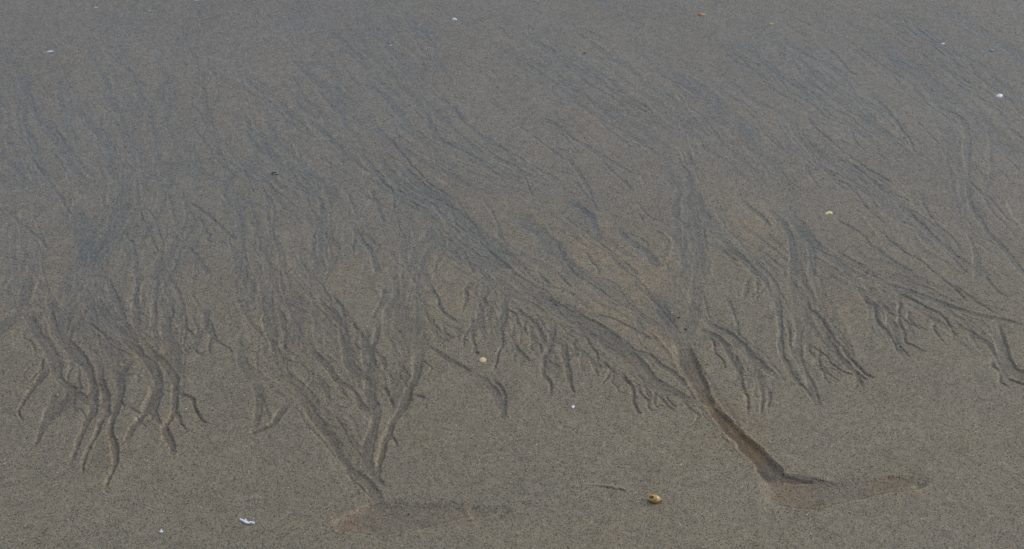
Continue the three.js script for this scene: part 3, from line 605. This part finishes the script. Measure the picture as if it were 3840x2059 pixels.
const sg = new THREE.BufferGeometry();
sg.setAttribute('position', new THREE.BufferAttribute(pos, 3)); sg.setAttribute('normal', new THREE.BufferAttribute(nor, 3));
sg.setAttribute('uv', new THREE.BufferAttribute(uv, 2)); sg.setAttribute('uv1', new THREE.BufferAttribute(Float32Array.from({ length: N * 2 }, (_, q) => q % 2 ? clamp((-1 - pos[(q >> 1) * 3 + 2]) / 3, 0, 1) : clamp((pos[(q >> 1) * 3] + 2) / 4, 0, 1)), 2));
sg.setAttribute('color', new THREE.BufferAttribute(col, 3)); sg.setIndex(new THREE.BufferAttribute(idx, 1));
const sand = new THREE.Mesh(sg, sandMat); sand.name = 'sand'; sand.receiveShadow = sand.castShadow = true;
sand.userData = { kind: 'structure', label: 'wet grey brown beach sand cut by branching drainage rills', category: 'sand' };
scene.add(sand);

// ---------------------------------------------------------------- things lying on the sand
const names = {};
const numbered = (n) => { names[n] = (names[n] ?? -1) + 1; return names[n] ? n + '_' + String(names[n]).padStart(3, '0') : n; };
const mat = (R, G, B, o = {}) => { const m = new THREE.MeshPhysicalMaterial({ roughness: 0.45, vertexColors: true, ...o }); m.color.setRGB(R, G, B); return m; };
function thing(name, label, category, px, py, turn = 0, lift = 0, group) {
  const o = new THREE.Group(), g = ground(px, py); o.name = numbered(name); o.position.set(g.x, heightAt(g.x, g.z) + lift, g.z); o.rotation.y = turn;
  o.userData = { label, category }; if (group) o.userData.group = group; o.scale0 = g.s; scene.add(o); return o;
}
function part(parent, name, geometry, material, label) { const m = new THREE.Mesh(geometry, material); m.name = name; m.castShadow = m.receiveShadow = true; if (label) m.userData.label = label; parent.add(m); return m; }
// A bivalve's half: a closed dome with an off-centre beak and growth rings. l, w, h in metres; shape(a) scales the outline; paint(x, z, ring) gives a colour.
function valve(l, w, h, { beak = 0.25, shape = () => 1, paint = () => [1, 1, 1], ribs = 0.03, thick = 0.0007 } = {}) {
  const NR = 12, NA = 40, p = [], cl = [], id = [];
  for (const side of [1, 0]) for (let i = 0; i <= NR; i++) for (let a = 0; a < NA; a++) {
    const t = a / NA * Math.PI * 2, rr_ = Math.pow(i / NR, 0.8), s = shape(t), x = (Math.cos(t) * rr_ * s * 0.5 + beak * (1 - rr_) * 0.4) * l, z = (Math.sin(t) * rr_ * s * 0.5 - 0.22 * (1 - rr_)) * w;
    const dome = Math.pow(Math.max(0, 1 - rr_ * rr_), 0.62) * h * (1 + ribs * Math.sin(rr_ * 34));
    p.push(x, side ? dome + thick : dome * 0.9 - 0.0004, z); const q = paint(x / l, z / w, rr_); cl.push(...q);
  }
  const M = (NR + 1) * NA;
  for (const side of [0, 1]) for (let i = 0; i < NR; i++) for (let a = 0; a < NA; a++) { const b0 = side * M + i * NA + a, b1 = side * M + i * NA + (a + 1) % NA, d0 = b0 + NA, d1 = b1 + NA; if (side) id.push(b0, d0, b1, b1, d0, d1); else id.push(b0, b1, d0, b1, d1, d0); }
  for (let a = 0; a < NA; a++) { const b0 = NR * NA + a, b1 = NR * NA + (a + 1) % NA; id.push(b0, b1, M + b0, b1, M + b1, M + b0); }
  const g = new THREE.BufferGeometry(); g.setAttribute('position', new THREE.Float32BufferAttribute(p, 3)); g.setAttribute('color', new THREE.Float32BufferAttribute(cl, 3)); g.setIndex(id); g.computeVertexNormals(); return g;
}
// an irregular broken chip or pebble
function chip(l, h, w, rough, s, paint = () => [1, 1, 1], detail = 2) {
  const g = mergeVertices(new THREE.IcosahedronGeometry(0.5, detail).deleteAttribute('uv').deleteAttribute('normal')), p = g.attributes.position, cl = [];
  for (let i = 0; i < p.count; i++) { const x = p.getX(i), y = p.getY(i), z = p.getZ(i), f = 1 + rough * (noise(x * 3.1 + s, z * 3.1 + y * 2.3 + s * 3) + 0.5 * noise(x * 7 + s * 5, z * 7 - y * 5)); p.setXYZ(i, x * f * l, (y * f) * h, z * f * w); cl.push(...paint(x, y, z)); }
  g.setAttribute('color', new THREE.Float32BufferAttribute(cl, 3)); g.computeVertexNormals(); return g;
}
const M = { cream: mat(1, 1, 1), matte: mat(1, 1, 1, { roughness: 0.75 }), gloss: mat(1, 1, 1, { roughness: 0.25, clearcoat: 0.5, clearcoatRoughness: 0.2 }) };
const SHELLS = 'bivalve shells strewn on the sand';

{ // sea snail: a rounded whorl that winds up to a low spire, with an oval mouth opening into a dark hollow
  const t = thing('snail_shell', 'glossy yellow brown snail shell with its round mouth turned up left', 'shell', 2453, 1876), S = 21 * t.scale0;
  const mouth = new THREE.Vector3(-0.62, 0.60, 0.50).normalize(), apex = new THREE.Vector3(0.86, -0.1, -0.3).normalize(), e1 = new THREE.Vector3(0.55, 0.83, 0).addScaledVector(mouth, -0.55 * mouth.x - 0.83 * mouth.y).normalize(), e2 = mouth.clone().cross(e1), ap2 = apex.clone().cross(new THREE.Vector3(0, 1, 0)).normalize(), ap3 = apex.clone().cross(ap2);
  const OPEN = 0.56, squash = new THREE.Vector3(1.12, 0.76, 0.86), at = (th, a, r_) => { const w = 1 + 0.22 * Math.cos(2 * a); return mouth.clone().multiplyScalar(Math.cos(th)).addScaledVector(e1, Math.sin(th) * Math.cos(a) * (th < 1.2 ? 1 + 0.2 * Math.cos(a) * 0 : 1)).addScaledVector(e2, Math.sin(th) * Math.sin(a)).normalize().multiplyScalar(r_); };
  const make = (rows, f, paint) => { const NA = 48, p = [], cl = [], id = []; for (let i = 0; i <= rows; i++) for (let a = 0; a < NA; a++) { const v = f(i / rows, a / NA * Math.PI * 2).multiply(squash).multiplyScalar(S); p.push(v.x, v.y, v.z); cl.push(...paint(i / rows, a / NA * Math.PI * 2, v)); } for (let i = 0; i < rows; i++) for (let a = 0; a < NA; a++) { const q = i * NA + a, n = i * NA + (a + 1) % NA; id.push(q, q + NA, n, n, q + NA, n + NA); } const g = new THREE.BufferGeometry(); g.setAttribute('position', new THREE.Float32BufferAttribute(p, 3)); g.setAttribute('color', new THREE.Float32BufferAttribute(cl, 3)); g.setIndex(id); g.computeVertexNormals(); return g; };
  const rimTh = (a) => OPEN * (1 + 0.20 * Math.cos(2 * a));
  const outer = (u, a) => { const th = rimTh(a) + (Math.PI - rimTh(a)) * u, v = at(th, a, 1), d = v.dot(apex), phi = Math.atan2(v.dot(ap3), v.dot(ap2)), polar = Math.acos(clamp(d, -1, 1)); const spire = 0.16 * Math.exp(-Math.pow(polar / 0.35, 2)), groove = -0.055 * Math.exp(-Math.pow((((polar - 0.55 - 0.32 * (phi / 6.283)) ) / 0.07), 2)) * sstep(1.3, 0.5, polar); return v.multiplyScalar(1 + spire + groove); };
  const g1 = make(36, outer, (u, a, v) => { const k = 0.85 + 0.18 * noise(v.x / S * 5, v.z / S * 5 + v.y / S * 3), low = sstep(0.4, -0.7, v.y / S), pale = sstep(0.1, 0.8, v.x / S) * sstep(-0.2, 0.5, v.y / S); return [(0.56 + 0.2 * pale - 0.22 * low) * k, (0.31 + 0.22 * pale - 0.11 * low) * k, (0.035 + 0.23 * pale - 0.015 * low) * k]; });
  const g2 = make(12, (u, a) => at(rimTh(a) * (0.98 - 0.93 * u * u), a, 0.985 - 0.55 * Math.sin(u * Math.PI / 2)), (u) => [0.36 - 0.22 * u, 0.25 - 0.16 * u, 0.035 - 0.02 * u]);
  const ring = []; for (let a = 0; a < 32; a++) { const A = a / 32 * Math.PI * 2; ring.push(at(rimTh(A), A, 1.0).multiply(squash).multiplyScalar(S)); }
  const g3 = new THREE.TubeGeometry(new THREE.CatmullRomCurve3(ring, true), 64, S * 0.075, 8, true); g3.setAttribute('color', new THREE.Float32BufferAttribute(new Float32Array(g3.attributes.position.count * 3).fill(1), 3));
  for (const q of [g1, g2, g3]) { q.rotateZ(-0.16); q.rotateY(-0.25); q.translate(0, S * 0.62, 0); }
  part(t, 'whorl', g1, M.gloss); part(t, 'lip', g3, mat(0.66, 0.52, 0.25, { roughness: 0.35 }), 'pale rim round the mouth'); part(t, 'opening', g2, mat(1, 1, 1, { roughness: 0.5 }), 'dark olive mouth');
}
const Z = 1.55;   // a length along the line of sight looks shorter by about this
function shell(label, px, py, wpx, hpx, turn, h, opt, material = M.cream, name = 'clam_shell', tilt = 0) {
  const t = thing(name, label, 'shell', px, py, turn, -0.0004, SHELLS), s = t.scale0; delete t.userData.group;
  part(t, 'valve', valve(wpx * s, hpx * s * Z, h, opt), material); t.rotation.order = 'YXZ'; t.rotation.x = tilt; return t;
}
shell('peach oval clam shell with an orange right end, lying alone beside fine rills', 1811, 1352, 28, 17, -0.28, 0.0032, { beak: -0.1, paint: (x, z, q) => { const o = sstep(0.15, 0.5, x - z * 0.25); const k = 1 - 0.08 * Math.sin(q * 20); return [0.78 * k, (0.60 - 0.26 * o) * k, (0.36 - 0.16 * o) * k]; } }, M.matte);
shell('pale yellow clam shell with a brown spot on its near edge', 3107, 800, 32, 11.5, 0.22, 0.0034, { beak: 0.3, shape: (a) => 1 - 0.12 * Math.sin(a) * Math.sin(a) + 0.05 * Math.cos(a), paint: (x, z) => { const s = Math.exp(-((x - 0.08) ** 2 + (z - 0.36) ** 2) * 45); return [0.86 - 0.42 * s, 0.74 - 0.46 * s, 0.36 - 0.30 * s]; } });
shell('bright white pointed clam shell at the right edge of the frame', 3749, 357, 29, 11, 0.3, 0.0040, { beak: 0.15, shape: (a) => 1 + 0.14 * Math.cos(a * 3 + 1.2), paint: () => [0.88, 0.88, 0.88] });
{
  const t = shell('orange kinked piece of shell in the upper right, flat on the sand', 2631, 57, 32, 8, -0.12, 0.0030, { beak: -0.2, shape: (a) => 1 - 0.32 * Math.exp(-Math.pow((a - 4.9) / 0.35, 2)), paint: (x) => { const d = Math.exp(-Math.pow((x + 0.25) / 0.18, 2)); return [0.62 - 0.16 * d, 0.36 - 0.17 * d, 0.20 - 0.14 * d]; } }, M.matte, 'shell_fragment');
  t.userData.label = 'orange kinked piece of shell, the only orange one near the top';
}
shell('white blunt clam shell standing out alone near the top middle', 1705, 74, 21, 8.5, -0.25, 0.0034, { beak: -0.3, shape: (a) => 1 + 0.08 * Math.cos(a * 2) - 0.10 * Math.cos(a), paint: (x, z) => [0.76, 0.74, 0.68] });
shell('white slender shell sliver in the upper left, the longest white one there', 187, 193, 28, 5, 0.24, 0.0022, { beak: 0.3, shape: (a) => 1 - 0.2 * Math.abs(Math.sin(a)), paint: () => [0.82, 0.84, 0.82] }, M.cream, 'shell_sliver');
shell('small amber clam shell to the right of the orange piece', 2891, 90, 19, 6, 0.02, 0.0026, { beak: 0.3, paint: (x) => { const o = sstep(0, 0.5, x); return [0.60 + 0.06 * o, 0.45 - 0.02 * o, 0.19 + 0.12 * o]; } }, M.matte);
shell('small white clam shell to the left of the bluish one', 3537, 160, 15, 5, 0.0, 0.0022, { paint: (x) => [0.82, 0.80, 0.84] });
shell('bluish grey clam shell to the right of the small white one', 3719, 183, 22, 7, -0.2, 0.0024, { beak: 0.2, paint: (x, z) => { const k = 0.8 + 0.3 * sstep(-0.4, 0.4, x) + 0.1 * noise(x * 9, z * 9); return [0.31 * k, 0.38 * k, 0.43 * k]; } });
{ // dark mussel piece with a pale worn edge
  const t = thing('mussel_shell', 'black piece of mussel shell with a pale worn near edge', 'shell', 1031, 653, 0.06), s = t.scale0;
  const sh = new THREE.Shape([[-11, -4], [9, -4.6], [11, -3], [10, 3], [-9, 4.4], [-11, 3]].map(([x, y]) => new THREE.Vector2(x * s, y * s * 1.4)));
  const body = new THREE.ExtrudeGeometry(sh, { depth: 0.0016, bevelEnabled: true, bevelSize: 0.0006, bevelThickness: 0.0006, bevelSegments: 2 }); body.rotateX(-Math.PI / 2); body.translate(0, 0.0004, 0);
  body.setAttribute('color', new THREE.Float32BufferAttribute(new Float32Array(body.attributes.position.count * 3).fill(1), 3));
  part(t, 'shell', body, mat(0.012, 0.016, 0.022, { roughness: 0.3 }));
  const e = new THREE.TubeGeometry(new THREE.CatmullRomCurve3([new THREE.Vector3(-7 * s, 0.0015, 7 * s), new THREE.Vector3(2 * s, 0.0020, 6.6 * s), new THREE.Vector3(9 * s, 0.0022, 5 * s), new THREE.Vector3(11 * s, 0.0026, -3 * s)]), 20, 0.0008, 8); e.setAttribute('color', new THREE.Float32BufferAttribute(new Float32Array(e.attributes.position.count * 3).fill(1), 3));
  part(t, 'worn_edge', e, mat(0.50, 0.43, 0.38, { roughness: 0.6 }), 'pale worn edge');
}
{ // white frayed scrap: a curled strip with a spur and a rounded end
  const t = thing('feather_scrap', 'white frayed scrap like a wisp of feather, the largest white piece near the bottom', 'scrap', 928, 1962), s = t.scale0, y = 1.35;
  const strip = (pts, w, th) => { const sh = new THREE.Shape(), n = pts.length, L = [], Rr = []; for (let i = 0; i < n; i++) { const a = pts[Math.max(0, i - 1)], e = pts[Math.min(n - 1, i + 1)], dx = e[0] - a[0], dy = e[1] - a[1], l = Math.hypot(dx, dy); L.push(new THREE.Vector2((pts[i][0] - dy / l * w[i]) * s, -(pts[i][1] + dx / l * w[i]) * s * y)); Rr.unshift(new THREE.Vector2((pts[i][0] + dy / l * w[i]) * s, -(pts[i][1] - dx / l * w[i]) * s * y)); } sh.setFromPoints([...L, ...Rr]);
    const g = new THREE.ExtrudeGeometry(sh, { depth: th, steps: 1, bevelEnabled: true, bevelSize: 0.0004, bevelThickness: 0.0005, bevelSegments: 2 }); g.rotateX(-Math.PI / 2); const p = g.attributes.position; for (let i = 0; i < p.count; i++) p.setY(i, p.getY(i) + 0.0009 + 0.0011 * noise(p.getX(i) * 260, p.getZ(i) * 260)); g.computeVertexNormals(); g.setAttribute('color', new THREE.Float32BufferAttribute(new Float32Array(p.count * 3).fill(1), 3)); return g; };
  const m = mat(0.80, 0.82, 0.86, { roughness: 0.7 });
  part(t, 'strip', strip([[-28, -9], [-22, -6], [-15, -3], [-8, 0], [0, 4], [6, 6], [12, 7]], [1.6, 2.2, 3, 4.2, 4.2, 3.4, 1.6], 0.0012), m);
  part(t, 'spur', strip([[-9, -8], [-7, -5], [-4, 0]], [0.8, 1.4, 1.8], 0.0020), m);
  part(t, 'curled_end', strip([[11, 7], [15, 4.5], [20, 5], [24, 8], [29, 9]], [1.6, 3, 3.4, 2.4, 1.2], 0.0020), m);
}
function bit(name, label, category, px, py, w, hgt_, l, turn, color, o = {}) {
  const t = thing(name, label, category, px, py, turn, hgt_ * 0.0003), s = t.scale0, g = chip(w * s, hgt_ / 1000, l * s * (o.flat ? 1.4 : 1.2), o.rough ?? 0.22, px * 0.37, o.paint ?? (() => color), o.detail ?? 2);
  part(t, o.part ?? 'chip', g, o.m ?? M.matte); return t;
}
{ const t = bit('shell_chip', 'white notched shell chip below the middle, by itself on smooth sand', 'shell chip', 2149, 1529, 15, 2.4, 8, 0.05, [0.86, 0.86, 0.92]); const s = t.scale0, g = chip(9 * s, 0.0024, 8 * s, 0.25, 3.3, () => [0.86, 0.85, 0.93]); g.translate(-1 * s, 0.0004, 8 * s); part(t, 'splinter', g, M.matte); }
{ const t = bit('shell_chip', 'white three-cornered shell chip near the bottom left corner', 'shell chip', 605, 1998, 16, 2.2, 6, 0, [0.86, 0.87, 0.90]); const s = t.scale0, g = chip(8 * s, 0.0026, 7 * s, 0.2, 6.1, () => [0.86, 0.88, 0.92]); g.translate(0, 0.0008, -5 * s); part(t, 'point', g, M.matte); }
bit('shell_sliver', 'tiny white rod of shell near the top left corner', 'shell', 359, 28, 15, 1.6, 4, 0.12, [0.78, 0.79, 0.80], { rough: 0.1 });
bit('shell_chip', 'white shell chip cut off by the top edge of the frame', 'shell chip', 735, 2, 13, 2.0, 5, 0, [0.80, 0.79, 0.78]);
bit('shell_chip', 'pale blue shell chip in the upper left', 'shell chip', 561, 42, 11, 1.4, 4, 0, [0.50, 0.60, 0.70]);
bit('shell_chip', 'blackish flat chip just above the dark red one', 'shell chip', 2546, 1188, 12, 1.4, 4.5, 0.05, [0.02, 0.025, 0.028], { flat: true });
bit('shell_chip', 'dark red flat chip at the head of the deep channel', 'shell chip', 2570, 1229, 13.5, 1.6, 5, -0.12, [0.035, 0.012, 0.018], { flat: true });
bit('shell_chip', 'tiny cream chip below left of the blunt white clam shell', 'shell chip', 1464, 173, 11, 1.6, 4, 0.45, [0.62, 0.59, 0.52]);
bit('pebble', 'cream and tan pebble just below the right hollow', 'pebble', 3027, 1927, 11, 3.0, 8, 0.1, [0.5, 0.46, 0.34], { part: 'stone', rough: 0.14, paint: (x, y, z) => (z > 0.12 ? [0.40, 0.27, 0.15] : [0.55, 0.53, 0.42]) });
bit('pebble', 'beige pebble at the left tip of the left hollow', 'pebble', 1260, 1996, 11, 2.8, 8, -0.2, [0.44, 0.38, 0.29], { part: 'stone', rough: 0.14 });
bit('shell_chip', 'small black chip between two bright grains in the upper middle', 'shell chip', 2192, 201, 10, 1.4, 4, -0.5, [0.015, 0.022, 0.022], { flat: true });
bit('shell_chip', 'pale grey chip up left of the blackish flat chip', 'shell chip', 2520, 1170, 8, 1.6, 4.5, 0.1, [0.52, 0.53, 0.58]);
bit('bead', 'tiny glossy blue black bead inside the left hollow', 'bead', 1532, 1924, 7, 2.6, 6, 0, [0.02, 0.022, 0.05], { part: 'bead_body', rough: 0.05, m: mat(1, 1, 1, { roughness: 0.08, clearcoat: 1 }) });
bit('shell_chip', 'tiny pale chip just left of the slender white sliver', 'shell chip', 166, 198, 7, 1.2, 3, 0, [0.60, 0.64, 0.63]);

{ // a crumbly raised trail of sand pushed up from below
  const t = thing('sand_trail', 'thin crumbly raised trail of sand to the left of the snail shell', 'sand trail', 2275, 1822), s = t.scale0, line = [[-82, -8, 0.5], [-70, -6, 1.6], [-50, -5, 2.2], [-30, -3, 2.8], [-10, -1, 3.4], [8, 0, 3.8], [24, 4, 3.6], [36, 9, 3.0], [46, 6, 4.0], [56, 10, 2.8], [70, 15, 0.8]], geos = [];
  const cur = new THREE.CatmullRomCurve3(line.map(([x, z, q]) => new THREE.Vector3(x * s, q * s * 0.25, z * s * 1.3))), wid = (u) => { const f = u * (line.length - 1), i = Math.min(line.length - 2, Math.floor(f)); return (line[i][2] + (line[i + 1][2] - line[i][2]) * (f - i)) * s; };
  for (let n = 0; n < 420; n++) { const u = rnd(), c0 = cur.getPoint(u), w = wid(u) * 1.5, a = rr(-1, 1) * w, q = rr(0.0008, 0.0018), g = chip(q * 1.3, q, q * 1.2, 0.2, n, () => { const p = rnd(), v = p < 0.1 ? rr(0.1, 0.16) : rr(0.3, 0.46); return [v * 1.05, v * 0.84, v * 0.56]; }, 1); const top = Math.sqrt(Math.max(0, 1 - (a / w) ** 2)) * w * 0.95; g.translate(c0.x + a * 0.15, c0.y * 0.3 + top * rr(0.5, 1) + 0.0002, c0.z + a); geos.push(g); }
  const gp = mergeGeometries(geos);
  const tube = new THREE.TubeGeometry(cur, 80, 1, 10), p = tube.attributes.position, nn = tube.attributes.normal, cl = [];
  for (let i = 0; i < p.count; i++) { const u = Math.floor(i / 11) / 80, w = wid(u) * 1.5 * (1 + 0.4 * noise(u * 60, i % 11)); p.setXYZ(i, p.getX(i) - nn.getX(i) * (1 - w), (p.getY(i) - nn.getY(i) * (1 - w)) * 0.85, p.getZ(i) - nn.getZ(i) * (1 - w)); const v = rr(0.28, 0.42); cl.push(v, v * 0.8, v * 0.52); }
  tube.setAttribute('color', new THREE.Float32BufferAttribute(cl, 3)); tube.computeVertexNormals();
  part(t, 'core', tube, mat(1, 1, 1, { roughness: 0.8 })); const gr = part(t, 'loose_grains', gp, mat(1, 1, 1, { roughness: 0.75 })); gr.userData.kind = 'stuff';
}
{ // bright and dark coarse grains scattered over the sand, thickest in patches at the upper left
  const geo = new THREE.IcosahedronGeometry(0.5, 1), list = [];
  const put = (gx, gy, size, v, b_) => { const g = ground(gx * SX / 2576, gy * SX / 2576); if (Math.abs(g.x) > 1.5) return; list.push([g.x, heightAt(g.x, g.z), g.z, size, v, b_]); };
  for (let n = 0; n < 5200; n++) put(rr(-80, 2660), rr(-60, 1440), rr(0.0007, 0.0014) * (rnd() < 0.06 ? 1.35 : 1), rr(0.42, 0.85), rr(0.96, 1.08));
  for (const [cx, cy, sx, sy, n] of [[690, 40, 50, 26, 260], [760, 60, 26, 45, 170], [840, 8, 50, 12, 150], [240, 70, 60, 40, 140], [560, 20, 70, 30, 220], [640, 90, 70, 30, 120], [50, 130, 50, 25, 80], [320, 130, 60, 60, 90], [2200, 60, 200, 50, 60]]) for (let k = 0; k < n; k++) { const u = Math.sqrt(-2 * Math.log(rnd() + 1e-6)), a = rnd() * 6.283; put(cx + Math.cos(a) * u * sx, cy + Math.sin(a) * u * sy, rr(0.0010, 0.0020), rr(0.26, 0.55), rr(1.08, 1.25)); }
  const inst = new THREE.InstancedMesh(geo, new THREE.MeshPhysicalMaterial({ roughness: 0.3 }), list.length), m4 = new THREE.Matrix4(), q4 = new THREE.Quaternion(), e3 = new THREE.Euler(), cc = new THREE.Color();
  list.forEach(([x, y, z, s, v, b_], i) => { e3.set(rnd() * 6, rnd() * 6, rnd() * 6); m4.compose(new THREE.Vector3(x, y + s * 0.22, z), q4.setFromEuler(e3), new THREE.Vector3(s, s * rr(0.6, 0.9), s * rr(0.8, 1.2))); inst.setMatrixAt(i, m4); inst.setColorAt(i, cc.setRGB(v, v * 0.98, v * 0.95 * b_)); });
  inst.name = 'quartz_grains'; inst.userData = { kind: 'stuff', label: 'scattered bright coarse quartz and shell grains over the wet sand', category: 'grains' }; inst.castShadow = inst.receiveShadow = true; scene.add(inst);
}
renderer.render(scene, camera);
